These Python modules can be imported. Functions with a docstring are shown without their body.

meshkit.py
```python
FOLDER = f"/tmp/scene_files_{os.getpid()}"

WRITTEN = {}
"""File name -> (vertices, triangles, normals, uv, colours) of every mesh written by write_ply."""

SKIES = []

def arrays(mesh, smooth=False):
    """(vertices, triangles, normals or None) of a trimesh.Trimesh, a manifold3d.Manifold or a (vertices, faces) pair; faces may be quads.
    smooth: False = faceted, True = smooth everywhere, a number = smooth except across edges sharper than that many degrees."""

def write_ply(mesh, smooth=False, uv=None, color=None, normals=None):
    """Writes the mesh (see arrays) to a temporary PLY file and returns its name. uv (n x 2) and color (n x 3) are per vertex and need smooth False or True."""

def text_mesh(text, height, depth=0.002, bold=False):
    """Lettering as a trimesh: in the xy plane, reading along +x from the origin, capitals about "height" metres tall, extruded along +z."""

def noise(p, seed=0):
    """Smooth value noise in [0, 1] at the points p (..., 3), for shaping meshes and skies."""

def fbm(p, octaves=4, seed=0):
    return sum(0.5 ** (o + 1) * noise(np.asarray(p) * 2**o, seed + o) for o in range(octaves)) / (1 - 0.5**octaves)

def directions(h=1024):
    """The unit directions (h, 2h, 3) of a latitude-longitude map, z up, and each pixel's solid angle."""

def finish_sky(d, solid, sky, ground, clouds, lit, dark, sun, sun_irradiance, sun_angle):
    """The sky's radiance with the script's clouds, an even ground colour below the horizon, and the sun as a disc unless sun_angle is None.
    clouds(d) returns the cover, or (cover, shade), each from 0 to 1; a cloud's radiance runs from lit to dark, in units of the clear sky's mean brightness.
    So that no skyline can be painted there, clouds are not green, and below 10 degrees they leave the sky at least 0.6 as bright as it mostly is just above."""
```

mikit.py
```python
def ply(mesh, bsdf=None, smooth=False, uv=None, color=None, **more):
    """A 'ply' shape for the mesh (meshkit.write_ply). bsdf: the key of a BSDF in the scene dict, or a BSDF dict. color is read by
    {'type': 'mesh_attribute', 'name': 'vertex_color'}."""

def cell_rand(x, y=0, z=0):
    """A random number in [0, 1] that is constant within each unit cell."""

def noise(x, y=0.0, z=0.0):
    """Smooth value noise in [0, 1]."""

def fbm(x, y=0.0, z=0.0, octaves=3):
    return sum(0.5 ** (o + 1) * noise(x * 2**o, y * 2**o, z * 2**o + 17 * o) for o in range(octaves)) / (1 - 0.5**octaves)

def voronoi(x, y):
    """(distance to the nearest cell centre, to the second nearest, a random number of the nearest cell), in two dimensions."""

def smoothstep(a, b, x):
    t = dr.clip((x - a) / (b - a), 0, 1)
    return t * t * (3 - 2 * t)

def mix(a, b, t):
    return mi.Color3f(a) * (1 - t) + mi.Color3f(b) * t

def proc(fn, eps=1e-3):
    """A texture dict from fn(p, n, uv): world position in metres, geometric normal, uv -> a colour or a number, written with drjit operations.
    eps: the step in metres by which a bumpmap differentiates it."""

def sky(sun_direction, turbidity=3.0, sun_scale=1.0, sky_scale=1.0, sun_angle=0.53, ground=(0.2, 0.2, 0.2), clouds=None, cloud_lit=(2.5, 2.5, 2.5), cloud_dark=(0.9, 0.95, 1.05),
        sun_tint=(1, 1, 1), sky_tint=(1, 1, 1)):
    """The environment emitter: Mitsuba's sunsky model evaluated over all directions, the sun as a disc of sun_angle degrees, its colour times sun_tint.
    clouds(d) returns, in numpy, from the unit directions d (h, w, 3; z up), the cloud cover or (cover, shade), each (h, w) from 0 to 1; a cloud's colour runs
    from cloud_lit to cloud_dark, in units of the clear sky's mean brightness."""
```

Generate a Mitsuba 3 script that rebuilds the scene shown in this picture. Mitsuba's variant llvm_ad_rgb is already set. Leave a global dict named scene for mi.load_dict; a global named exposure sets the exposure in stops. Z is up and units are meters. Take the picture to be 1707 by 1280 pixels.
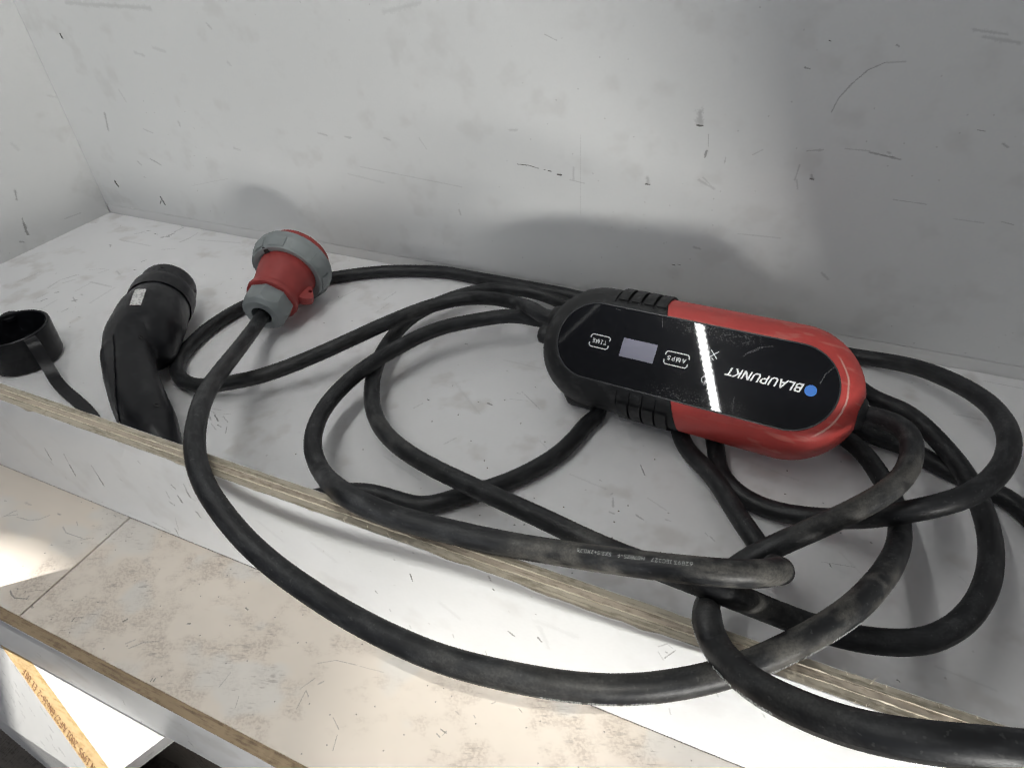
import math
import numpy as np
import trimesh
import manifold3d as m3
import drjit as dr
import mitsuba as mi
import mikit, meshkit
from scipy.interpolate import CubicSpline

T = mi.ScalarTransform4f
rng = np.random.default_rng(7)
scene, labels = {}, {}
exposure = 0.0

# ------------------------------------------------------------------ camera
EYE = np.array([0.998, -0.196, 0.400])
AHEAD = np.array([-0.045998, -0.781392, -0.622343])
RIGHT = np.array([0.913313, 0.404652, -0.045998])
DOWN = np.array([0.219470, -0.584174, -0.781392])
# rows of the camera matrix are right, down, forward
CAM = np.array([[0.913313, 0.404652, -0.045998], [0.219470, -0.584174, -0.781392], [-0.343063, 0.703561, -0.622343]])
labels['unseen_low_lamp'] = {'label': 'unseen low lamp out of view at the right front, lights the back wall and front board', 'category': 'lamp'}
labels['unseen_front_lamp'] = {'label': 'unseen wide pale lamp out of view on the door side, lights the bay softly from the front', 'category': 'lamp'}
scene['camera'] = {'type': 'perspective', 'fov': 76.53, 'fov_axis': 'x', 'near_clip': 0.02, 'far_clip': 30.0,
                   'to_world': T().look_at(origin=EYE.tolist(), target=(EYE + CAM[2]).tolist(), up=(-CAM[1]).tolist())}

# ------------------------------------------------------------------ lights (inside a van: unseen lamps in place of daylight, an LED strip on the roof)
def area_light(center, normal, width, height, rgb):
    c, n = np.array(center, float), np.array(normal, float)
    return {'type': 'rectangle', 'to_world': T().look_at(origin=c.tolist(), target=(c + n).tolist(), up=[0, 0, 1]) @ T().scale([width / 2, height / 2, 1]),
            'bsdf': {'type': 'diffuse', 'reflectance': {'type': 'rgb', 'value': 0.0}},
            'emitter': {'type': 'area', 'radiance': {'type': 'rgb', 'value': rgb}}}

KEY_RGB = [172, 169.5, 162]
scene['unseen_low_lamp'] = area_light((1.85, -0.85, 0.14), (-0.9, 1.15, -2.6), 0.24, 0.30, KEY_RGB)  # out of view, placed for the low light and shadows on the back wall
scene['unseen_front_lamp'] = area_light((0.75, -1.25, 0.55), (0.0, 1.0, -0.25), 2.0, 0.9, [0.60, 0.63, 0.71])  # out of view, broad soft light from the door side
LED_RGB = [102, 103, 100.5]
SUN_TO = np.array([0.522, -0.172, -0.120])
SUN_FROM = SUN_TO + 1.10 * np.array([-0.50, -0.02, 0.86])
scene['unseen_sun_lamp'] = {'type': 'spot', 'intensity': {'type': 'rgb', 'value': [6.2, 6.0, 5.6]}, 'cutoff_angle': 7.4, 'beam_width': 5.2,
                     'to_world': T().look_at(origin=SUN_FROM.tolist(), target=SUN_TO.tolist(), up=[0, 1, 0])}  # spot out of view, placed to light the step and left ledge
LEDGE_LAMP_TO = np.array([0.890, -0.040, -0.028])
LEDGE_LAMP_FROM = LEDGE_LAMP_TO + 0.92 * np.array([0.26, -0.30, 0.918])
scene['unseen_ledge_lamp'] = {'type': 'spot', 'intensity': {'type': 'rgb', 'value': [1.15, 1.12, 1.03]}, 'cutoff_angle': 7.5, 'beam_width': 4.0,
                       'to_world': T().look_at(origin=LEDGE_LAMP_FROM.tolist(), target=LEDGE_LAMP_TO.tolist(), up=[0, 1, 0])}  # spot out of view, placed for the bright patch on the ledge

# ------------------------------------------------------------------ helpers
def put(key, mesh, bsdf, label=None, cat=None, group=None, kind=None, **kw):
    n, k = 0, key
    while k in scene:
        n += 1
        k = f'{key}_{n:03d}'
    scene[k] = mikit.ply(mesh, bsdf, **kw)
    d = {}
    if label: d['label'] = label
    if cat: d['category'] = cat
    if group: d['group'] = group
    if kind: d['kind'] = kind
    if d: labels[k] = d
    return k

def mat(key, fn=None, rgb=None, rough=0.5, spec=0.5, bump=None, bump_eps=2e-4, coat=0.0, metal=0.0, rough_fn=None, coat_rough=0.1):
    b = {'type': 'principled', 'base_color': mikit.proc(fn) if fn else {'type': 'rgb', 'value': rgb},
         'roughness': mikit.proc(rough_fn) if rough_fn else rough, 'specular': spec, 'metallic': metal}
    if coat:
        b['clearcoat'] = coat
        b['clearcoat_gloss'] = 1 - coat_rough
    if bump:
        b = {'type': 'bumpmap', 'arbitrary': mikit.proc(bump, eps=bump_eps), 'scale': 1.0, 'bsdf': b}
    scene[key] = {'type': 'twosided', 'bsdf': b}

def box(x0, x1, y0, y1, z0, z1):
    b = trimesh.creation.box((x1 - x0, y1 - y0, z1 - z0))
    b.apply_translation(((x0 + x1) / 2, (y0 + y1) / 2, (z0 + z1) / 2))
    return b

def grid(u0, u1, v0, v1, nu, nv, f):
    u, v = np.meshgrid(np.linspace(u0, u1, nu + 1), np.linspace(v0, v1, nv + 1), indexing='ij')
    P = f(u.ravel(), v.ravel())
    i = np.arange((nu + 1) * (nv + 1)).reshape(nu + 1, nv + 1)
    q = np.stack([i[:-1, :-1], i[1:, :-1], i[1:, 1:], i[:-1, 1:]], -1).reshape(-1, 4)
    return P, q

def to_tm(man):
    m = man.to_mesh()
    return trimesh.Trimesh(m.vert_properties[:, :3], m.tri_verts, process=False)

def frame_from(axis, hint=(0, 0, 1)):
    z = np.array(axis, float); z /= np.linalg.norm(z)
    x = np.cross(hint, z); x /= np.linalg.norm(x)
    return np.stack([x, np.cross(z, x), z], 1)

def place(mesh, origin, M):
    m = mesh.copy()
    m.vertices = np.asarray(m.vertices) @ M.T + np.asarray(origin)
    return m

def lathe(profile, n=64):
    """closed or open profile of (radius, z) turned about z"""
    pr = np.array(profile, float)
    a = np.linspace(0, 2 * np.pi, n, endpoint=False)
    V = np.stack([pr[:, None, 0] * np.cos(a), pr[:, None, 0] * np.sin(a), np.repeat(pr[:, 1:2], n, 1)], -1).reshape(-1, 3)
    i = np.arange(len(pr) * n).reshape(len(pr), n)
    j = np.roll(i, -1, 1)
    q = np.stack([i[:-1], j[:-1], j[1:], i[1:]], -1).reshape(-1, 4)
    f = np.vstack([q[:, [0, 1, 2]], q[:, [0, 2, 3]]])
    return trimesh.Trimesh(V, f, process=False)

def spline(P, step):
    P = np.asarray(P, float)
    t = np.r_[0, np.cumsum(np.linalg.norm(np.diff(P, axis=0), axis=1))]
    cs = CubicSpline(t, P)
    Q = cs(np.linspace(0, t[-1], 6000))
    s = np.r_[0, np.cumsum(np.linalg.norm(np.diff(Q, axis=0), axis=1))]
    S = np.linspace(0, s[-1], int(s[-1] / step) + 1)
    return np.stack([np.interp(S, s, Q[:, k]) for k in range(3)], 1), S

def frames(Q):
    t = np.gradient(Q, axis=0)
    t /= np.linalg.norm(t, axis=1)[:, None]
    up = np.array([0, 0, 1.0])
    b = np.cross(t, up)
    L = np.linalg.norm(b, axis=1)[:, None]
    b = np.where(L > 0.12, b / np.maximum(L, 1e-9), 0)
    for i in range(1, len(b)):
        if not b[i].any():
            v = b[i - 1] - t[i] * (b[i - 1] @ t[i]); b[i] = v / np.linalg.norm(v)
        elif b[i] @ b[i - 1] < -0.2:
            b[i:] *= 1
    return t, np.cross(b, t), b

def tube_frames(Q):
    """frames carried along without twist"""
    t = np.gradient(Q, axis=0)
    t /= np.linalg.norm(t, axis=1)[:, None]
    n = np.zeros_like(t)
    v = np.cross(t[0], [0, 0, 1.0]); n[0] = v / np.linalg.norm(v)
    for i in range(1, len(t)):
        v = n[i - 1] - t[i] * (n[i - 1] @ t[i]); n[i] = v / np.linalg.norm(v)
    return t, n, np.cross(t, n)

def tube(Q, S, r, n=22):
    t, a, b = tube_frames(Q)
    th = np.linspace(0, 2 * np.pi, n + 1)
    rr = np.broadcast_to(np.asarray(r, float), (len(Q),))[:, None, None]
    V = Q[:, None] + rr * (np.cos(th)[None, :, None] * a[:, None] + np.sin(th)[None, :, None] * b[:, None])
    i = np.arange(V.shape[0] * (n + 1)).reshape(-1, n + 1)
    q = np.stack([i[:-1, :-1], i[:-1, 1:], i[1:, 1:], i[1:, :-1]], -1).reshape(-1, 4)
    uv = np.stack([np.repeat(S, n + 1), np.tile(th / (2 * np.pi), len(Q))], 1)
    return (V.reshape(-1, 3), q), uv

def print_on_cable(text, Q, S, s0, height, angle, r, flip=False):
    """flat lettering wrapped on the cable's skin: angle 0 = top, positive towards the side facing the door"""
    m = meshkit.text_mesh(text, height, 0.00012)
    v = np.asarray(m.vertices).copy()
    t, n, b = frames(Q)
    side = 1.0 if b[np.searchsorted(S, s0), 1] < 0 else -1.0          # which of the two sides faces the door
    turn = -1.0 if flip else 1.0
    s = s0 + side * turn * v[:, 0]
    k = np.clip(np.searchsorted(S, s) - 1, 0, len(S) - 2)
    w = ((s - S[k]) / (S[k + 1] - S[k]))[:, None]
    C = Q[k] * (1 - w) + Q[k + 1] * w
    nn = n[k] * (1 - w) + n[k + 1] * w; bb = side * (b[k] * (1 - w) + b[k + 1] * w)
    nn /= np.linalg.norm(nn, axis=1)[:, None]; bb /= np.linalg.norm(bb, axis=1)[:, None]
    th = angle - turn * v[:, 1] / r
    rad = (r + 0.00006 + v[:, 2])[:, None]
    P = C + rad * (np.cos(th)[:, None] * nn + np.sin(th)[:, None] * bb)
    return trimesh.Trimesh(P, np.asarray(m.faces), process=False)

# ------------------------------------------------------------------ marks seen on the painted boards: (a0, b0, a1, b1 in 0.1 mm, half width in 0.01 mm, strength in %)
MARKS = {'back': [(636,2558,648,2509,317,95),(863,1569,788,1350,340,35),(449,551,470,479,335,90),(1318,424,1355,308,266,80),(1342,399,1255,304,154,70),(8977,2183,8988,2100,565,30),(8958,2166,9007,2117,314,15),(8965,2066,9020,2065,139,85),(9083,1842,9075,1785,226,55),(9079,1990,9094,1881,45,40),(8553,1524,8557,1475,275,28),(8540,1461,8577,1459,152,85),(8554,1512,8563,1482,343,20),(10026,1718,10038,1686,198,35),(10024,1685,10049,1682,149,80),(7143,1515,7275,1516,66,80),(7275,1516,7377,1495,66,80),(7493,1481,7520,1478,94,90),(7594,1454,7641,1453,130,90),(7445,1489,7459,1491,58,70),(7734,1412,7893,1392,86,25),(7772,1543,7774,1417,215,18),(10059,2262,10088,2374,87,38),(10088,2374,10158,2490,96,38),(10158,2490,10249,2598,106,40),(10249,2598,10354,2656,88,38),(10354,2656,10497,2671,81,25),(10243,1973,10431,1971,118,22),(10434,1961,10673,1924,129,42),(10530,1945,10623,1939,87,50),(9940,1924,10048,1945,109,28),(10037,1933,10072,1947,84,30),(10874,2903,11098,2879,202,22),(10955,2858,11191,2827,253,20),(10727,1577,10984,1567,84,25),(11344,2115,11386,2091,190,35),(10568,1974,10588,1966,145,30),(9913,2799,9927,2795,88,80),(9778,2593,9817,2586,114,50),(10401,2786,10421,2774,107,40),(11142,2204,11193,2199,65,40),(9908,1798,9897,1659,124,25),(9912,1661,9940,1580,126,20),(9497,1849,9576,1900,94,25),(9048,1562,9200,1491,199,20),(9084,1590,9187,1501,99,20),(9264,1803,9262,1747,64,30),(8895,626,8920,624,110,70),(8951,636,8976,634,87,70),(9092,860,9154,850,212,30),(10328,786,10395,732,268,22),(9493,1068,9883,1083,108,16),(6366,897,6383,840,242,25),(4541,1620,4668,1602,206,22),(4930,1611,5014,1605,202,22),(5479,1646,5556,1626,158,20),(5946,1687,6036,1562,77,18),(7070,1865,7152,1872,214,18),(7472,2765,7591,2719,77,30),(3103,1306,3199,1292,269,16),(1917,2388,2059,2359,347,14),(2267,2456,2453,2423,340,12),(1342,1912,1390,1763,278,12),(1420,995,1596,928,176,30),(1142,924,1180,884,199,30),(1140,703,1168,688,151,30),(1533,1412,1685,1376,189,20),(2253,1557,2256,1518,365,20),(1006,2921,2451,2888,505,16),(5733,2916,6166,3002,479,12),(2071,678,2818,867,77,10),(4862,1159,5371,1105,209,10),(5063,1269,6435,1180,113,14),(3432,2339,3466,2308,245,15),(3284,2746,3327,2697,239,20),(7843,1883,7861,1030,36,20),(11562,1490,11653,1476,86,30),(11219,1468,11443,1462,88,18)],
'side': [(3154,805,3117,689,268,40),(3059,438,3041,356,146,40),(3041,356,3016,211,392,55),(2872,166,2926,131,196,35),(3605,194,3873,175,124,20),(3419,1362,3455,1269,376,10),(4188,1783,4419,1683,291,10)],
'shelf': [(1372,3954,1424,3951,163,80),(1561,3892,1679,3973,222,50),(1617,3952,1642,4065,263,55),(1618,4099,1622,4294,225,35),(1560,4296,1607,4333,249,50),(1968,3866,2001,4040,198,28),(2001,4040,1982,4199,161,22),(1894,3605,2066,3683,156,20),(1074,3855,1158,3947,184,25),(1010,3464,1070,3424,249,40),(1168,3993,1214,4008,186,40),(1915,3218,1937,3281,123,60),(2014,3020,2030,3026,139,90),(1301,2266,1264,2468,126,38),(1264,2468,1369,2658,128,40),(1380,2425,1450,2550,163,22),(1409,2019,1419,2179,122,25),(1512,2212,1537,2236,159,60),(1527,1999,1547,2068,209,50),(1456,1944,1555,1979,104,20),(1922,2140,1956,2182,208,50),(1856,2208,1981,2145,131,40),(1887,2297,1916,2292,193,35),(2034,1912,2037,2001,101,50),(1740,2324,1737,2550,195,15),(1708,2573,2095,2577,272,18),(1608,2793,1656,2897,231,14),(1808,2914,1935,2854,232,20),(1410,2812,1585,2907,93,25),(2333,1905,2367,1903,125,30),(5165,1085,5268,1058,87,55),(5191,1113,5298,1042,80,50),(5279,1109,5378,1054,100,65),(5405,1010,5457,1003,78,60),(5337,1002,5444,954,59,35),(5371,1126,5479,1075,66,40),(5517,1017,5568,948,65,50),(5125,1165,5294,1190,61,30),(5058,1178,5277,1127,54,25),(5345,1153,5412,1179,53,25),(7915,2485,8176,2307,40,35),(7676,2210,7725,2201,145,60),(7878,2451,7909,2453,67,40),(7106,2052,7121,2048,94,80),(7022,3022,7045,3019,104,60),(7850,2343,8022,2380,66,20),(8337,1906,8430,1844,43,30),(9104,1534,9114,1551,78,30),(9149,1357,9189,1353,119,35),(9133,1504,9159,1420,155,30),(9348,1404,9412,1378,119,35),(9241,1941,9304,1839,76,50),(9574,1443,9611,1444,96,25),(9918,1407,9959,1375,83,30),(9879,1427,9901,1406,63,30),(8975,1652,8986,1649,69,40),(10745,1474,10754,1456,74,70),(10693,1475,10908,1513,25,40),(11170,736,11183,729,68,70),(5672,3501,5712,3709,83,25),(5740,3241,5779,3467,73,20),(7044,1894,7089,1988,79,25),(7553,1561,7617,1669,74,20),(11583,3993,11725,3903,143,14),(11654,3561,11885,3563,136,15),(11732,4010,11838,3993,97,25),(11182,4582,11562,4575,85,12),(11510,4611,11611,4516,105,25),(11941,4176,12261,4171,52,30),(11819,4507,11965,4435,68,20),(4735,2346,4955,2240,156,10),(1716,1798,1705,2093,169,16),(2188,2189,2161,2568,215,14),(745,2236,781,2559,128,20),(1023,3630,1628,3633,303,12),(2168,4014,2841,4139,299,12),(5112,3303,5227,3646,100,18),(7129,1234,7573,1102,182,8),(7250,2365,7675,2042,275,7),(7534,2898,7971,2896,215,9),(8721,1626,9051,1575,174,10),(9390,1606,9552,1537,111,14),(10078,2305,10463,2236,232,8),(10806,1611,10968,1456,201,7),(11411,3381,11661,2997,245,7),(11570,1700,11700,1549,144,8),(10677,626,10918,643,130,10),(11386,920,11701,888,171,8),(6220,1217,6727,1078,320,6)],
'lip': [(6942,429,7113,294,375,6),(7413,404,7585,289,436,6),(4573,317,4561,248,107,40),(4561,248,4552,172,153,65),(4829,337,4799,176,88,40),(4806,208,4785,67,152,65),(5153,323,5151,209,86,40),(5154,224,5149,91,157,60),(6007,359,6006,282,97,35),(6125,480,6147,449,111,55),(5979,229,6025,206,165,55),(6135,363,6143,291,177,60),(6285,557,6283,477,108,40),(6279,483,6281,410,149,60),(6281,410,6325,388,55,35),(6264,232,6281,176,210,55),(5932,21,5881,-161,51,30),(5843,-155,5839,-259,104,50),(5865,633,5875,618,111,35),(4509,157,4529,97,64,30),(4596,-29,4580,-73,93,20),(5562,-205,5750,-245,107,30),(5458,285,5478,272,85,20),(8219,480,8224,405,74,70),(7873,100,7883,77,117,60),(8801,767,8810,731,123,45),(8820,652,8827,644,75,80),(7957,-79,7963,-98,75,50),(8100,-197,8106,-225,75,40),(8464,-80,8469,-115,72,30),(9091,550,9095,546,74,50),(8899,238,8935,212,159,55),(9101,300,9124,267,142,60),(8706,-132,8727,-211,57,50),(8415,265,8537,164,411,7),(9097,477,9343,471,501,6),(9115,423,9171,222,379,8),(9811,676,9851,732,68,30),(9853,586,9900,699,57,50),(9813,627,9849,564,51,30),(9853,649,9860,647,74,60),(9862,722,9886,708,50,25),(10155,432,10166,401,69,30),(10406,392,10417,367,84,40),(10396,397,10402,396,56,30),(9934,68,9948,4,62,30)],
'ledge': [(4161,-431,4188,-354,55,50),(4188,-354,4210,-331,49,40),(4173,-412,4253,-365,73,30),(4285,-382,4393,-368,49,35),(4400,-372,4496,-327,54,35),(4496,-327,4543,-257,54,30),(4596,-214,4629,-216,134,40),(4774,-301,4859,-337,72,30),(4859,-337,4962,-330,71,35),(4962,-330,5045,-324,65,35),(5052,-341,5109,-298,82,30),(4195,-239,4270,-240,156,20),(4841,-218,4887,-242,60,30),(5013,-192,5034,-190,84,35),(4853,-475,4873,-473,70,40),(5084,-35,5117,-43,73,40),(6607,-1012,6605,-995,52,90),(6627,-1004,6622,-984,52,90),(6040,-752,6053,-730,135,55),(6513,-579,6530,-572,103,70),(6830,-309,6854,-316,94,60),(4988,-925,5062,-941,109,50),(5062,-941,5158,-907,97,50),(5158,-907,5151,-887,97,40),(4962,-912,5003,-925,109,60),(5255,-936,5273,-940,133,50),(5668,-904,5663,-879,94,60),(6260,-893,6325,-817,80,35),(6325,-817,6421,-767,70,25),(6208,-875,6247,-828,110,30),(7085,-859,7086,-745,28,40),(7291,-926,7257,-854,28,35),(7612,-653,7661,-552,33,40),(7706,-579,7731,-545,56,40),(7656,-644,7697,-671,56,40),(7613,-456,7718,-389,39,30),(7718,-389,7876,-361,39,35),(7676,-766,7656,-644,37,40),(7935,-721,8016,-768,36,40),(8057,-889,8028,-803,35,40),(8625,-513,8673,-520,57,60),(8654,-540,8663,-509,44,50),(8613,-546,8641,-557,53,50),(8857,-239,8874,-219,54,40),(9033,-199,9062,-216,45,50),(8661,-375,8689,-384,54,30),(8782,-354,8796,-364,45,40),(7900,-361,8079,-333,38,20)],
'face': [(6208,-695,6171,-801,51,50),(6222,-1003,6171,-1129,64,40),(6801,-833,6807,-908,55,50),(6854,-688,6853,-736,49,40),(5274,-642,5280,-728,54,30)]}


def marks(a, b, name):
    """0..1 cover of scratches, scuffs and chips on a board, with torn edges"""
    out = mi.Float(0)
    e = mikit.fbm(a * 900, b * 900, 3.0, 2)
    e2 = mikit.noise(a * 260, b * 260, 9.0)
    for a0, b0, a1, b1, w, k in MARKS[name]:
        a0, b0, a1, b1, w = a0 * 1e-4, b0 * 1e-4, a1 * 1e-4, b1 * 1e-4, w * 0.5e-5
        da, db = a1 - a0, b1 - b0
        t = dr.clip(((a - a0) * da + (b - b0) * db) / (da * da + db * db + 1e-12), 0, 1)
        d = dr.sqrt(dr.square(a - a0 - t * da) + dr.square(b - b0 - t * db))
        ww = w * (0.35 + 1.3 * e) * (0.6 + 0.8 * e2)
        soft = 0.55 if k > 45 else 0.1
        out = dr.maximum(out, (k * 0.01) * (1 - mikit.smoothstep(ww * soft, ww * (1.7 - soft) + 0.0002, d)))
    return out

def painted(name, axes, base, dirt, speck=0.5, haze=0.5, scale=1.0):
    def fn(p, n, uv):
        a, b = p[axes[0]], p[axes[1]]
        g = mikit.fbm(a * 9, b * 9, 1.0, 4)
        f = mikit.fbm(a * 700, b * 700, 2.0, 2)
        s = mikit.fbm(a * 38 + 5, b * 38, 4.0, 4)
        c = mi.Color3f(base) * (0.975 + 0.05 * g) * (0.985 + 0.03 * f)
        c = mikit.mix(c, mi.Color3f(dirt), haze * mikit.smoothstep(0.56, 0.86, s) * 0.55)
        d, d2, r = mikit.voronoi(a * 75 * scale, b * 75 * scale)
        sp = dr.select(r > 0.86, 1 - mikit.smoothstep(0.03, 0.075, d), 0.0)
        c = mikit.mix(c, mi.Color3f(dirt) * 0.45, speck * sp * mikit.smoothstep(0.45, 0.62, g))
        return mikit.mix(c, mi.Color3f(0.035, 0.033, 0.03), marks(a, b, name))
    return fn

orange_peel = lambda a, b: 0.00004 * mikit.fbm(a * 420, b * 420, 0.0, 3)
mat('paint_back', painted('back', (0, 2), (0.60, 0.605, 0.60), (0.36, 0.34, 0.32), 0.3, 0.35), rough=0.36, spec=0.55, bump=lambda p, n, uv: orange_peel(p[0], p[2]))
mat('paint_side', painted('side', (1, 2), (0.60, 0.605, 0.60), (0.36, 0.34, 0.32), 0.3, 0.35), rough=0.38, spec=0.5, bump=lambda p, n, uv: orange_peel(p[1], p[2]))
mat('paint_shelf', painted('shelf', (0, 1), (0.72, 0.715, 0.72), (0.37, 0.33, 0.29), 1.0, 0.55), rough=0.42, spec=0.45, bump=lambda p, n, uv: orange_peel(p[0], p[1]))
mat('paint_lip', painted('lip', (0, 2), (0.63, 0.64, 0.645), (0.36, 0.34, 0.32), 0.35, 0.3), rough=0.4, spec=0.45, bump=lambda p, n, uv: orange_peel(p[0], p[2]))
mat('paint_plain', lambda p, n, uv: mi.Color3f(0.62, 0.62, 0.615) * (0.95 + 0.1 * mikit.fbm(p[0] * 14, p[1] * 14, p[2] * 14, 3)), rough=0.45)

def ledge_fn(p, n, uv):
    a, b = p[0], p[1]
    g = mikit.fbm(a * 11 + 3, b * 13, 0.3, 4)
    m = mikit.fbm(a * 60, b * 75, 5.0, 4)
    f = mikit.fbm(a * 700, b * 900, 2.0, 3)
    c = mi.Color3f(0.74, 0.665, 0.58) * (0.95 + 0.1 * g)
    patch = mikit.smoothstep(0.44, 0.62, g * 0.6 + m * 0.4) * mikit.smoothstep(0.49, 0.50, a + 0.04 * b + 0.012 * (g - 0.5))
    c = mikit.mix(c, mi.Color3f(0.46, 0.385, 0.32), 0.62 * patch * (0.35 + 0.65 * mikit.smoothstep(0.38, 0.66, f)))
    c = mikit.mix(c, mi.Color3f(0.69, 0.67, 0.635), mikit.smoothstep(0.55, 0.72, mikit.fbm(a * 22, b * 26, 8.0, 3)) * 0.6)
    fib = mikit.fbm(a * 130 + b * 90, b * 620 - a * 240, 1.0, 2)
    c = mikit.mix(c, mi.Color3f(0.24, 0.20, 0.16), 0.4 * mikit.smoothstep(0.66, 0.84, fib) * patch)
    d, d2, r = mikit.voronoi(a * 120, b * 120)
    c = mikit.mix(c, mi.Color3f(0.16, 0.13, 0.11), dr.select(r > 0.9, 0.7 * (1 - mikit.smoothstep(0.03, 0.09, d)), 0.0))
    return mikit.mix(c, mi.Color3f(0.05, 0.045, 0.04), marks(a, b, 'ledge'))
mat('paint_ledge', ledge_fn, rough=0.5, spec=0.4, bump=lambda p, n, uv: 0.00008 * mikit.fbm(p[0] * 500, p[1] * 500, 0.0, 3))
mat('paint_face', painted('face', (0, 2), (0.63, 0.635, 0.64), (0.4, 0.37, 0.34), 0.3, 0.4), rough=0.42)
def offcut_fn(p, n, uv):
    c = mi.Color3f(0.72, 0.72, 0.71) * (0.96 + 0.08 * mikit.fbm(p[0] * 30, p[1] * 30, p[2] * 30, 3))
    s = mikit.smoothstep(0.66, 0.74, mikit.fbm(p[0] * 60 + p[1] * 40, p[1] * 260, p[2] * 260, 3))
    return mikit.mix(c, mi.Color3f(0.3, 0.3, 0.3), 0.3 * s)
mat('paint_offcut', offcut_fn, rough=0.45)

def wood(base, dark, sx=10, sy=900, k=0.8):
    def fn(p, n, uv):
        g = mikit.fbm(p[0] * sx * 4, p[1] * sy, p[2] * sy * 0.35, 3)
        h = mikit.fbm(p[0] * 260, p[1] * 700, p[2] * 500, 3)
        m = mikit.fbm(p[0] * 16, p[1] * 50, 2.0, 3)
        return mikit.mix(mi.Color3f(base) * (0.85 + 0.3 * m), mi.Color3f(dark), k * mikit.smoothstep(0.42, 0.75, 0.55 * g + 0.45 * h))
    return fn
mat('ply_brown', wood((0.43, 0.385, 0.305), (0.20, 0.175, 0.13)), rough=0.8, spec=0.2, bump=lambda p, n, uv: 0.0003 * mikit.fbm(p[0] * 150, p[1] * 900, p[2] * 900, 3))
mat('ply_mid', wood((0.45, 0.385, 0.305), (0.22, 0.18, 0.135)), rough=0.8, spec=0.2, bump=lambda p, n, uv: 0.0003 * mikit.fbm(p[0] * 150, p[1] * 900, p[2] * 900, 3))
mat('ply_pale', wood((0.64, 0.58, 0.47), (0.44, 0.38, 0.30), k=0.6), rough=0.75, spec=0.2)
mat('ledge_edge', wood((0.34, 0.255, 0.165), (0.14, 0.10, 0.065)), rough=0.8, spec=0.2, bump=lambda p, n, uv: 0.0003 * mikit.fbm(p[0] * 150, p[1] * 900, p[2] * 900, 3))
mat('raw_edge', wood((0.66, 0.48, 0.26), (0.46, 0.29, 0.12), sx=8, k=0.9), rough=0.75, spec=0.2)
mat('floor_board', wood((0.12, 0.108, 0.098), (0.045, 0.041, 0.038), sx=300, sy=60), rough=0.6, spec=0.3)
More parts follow.
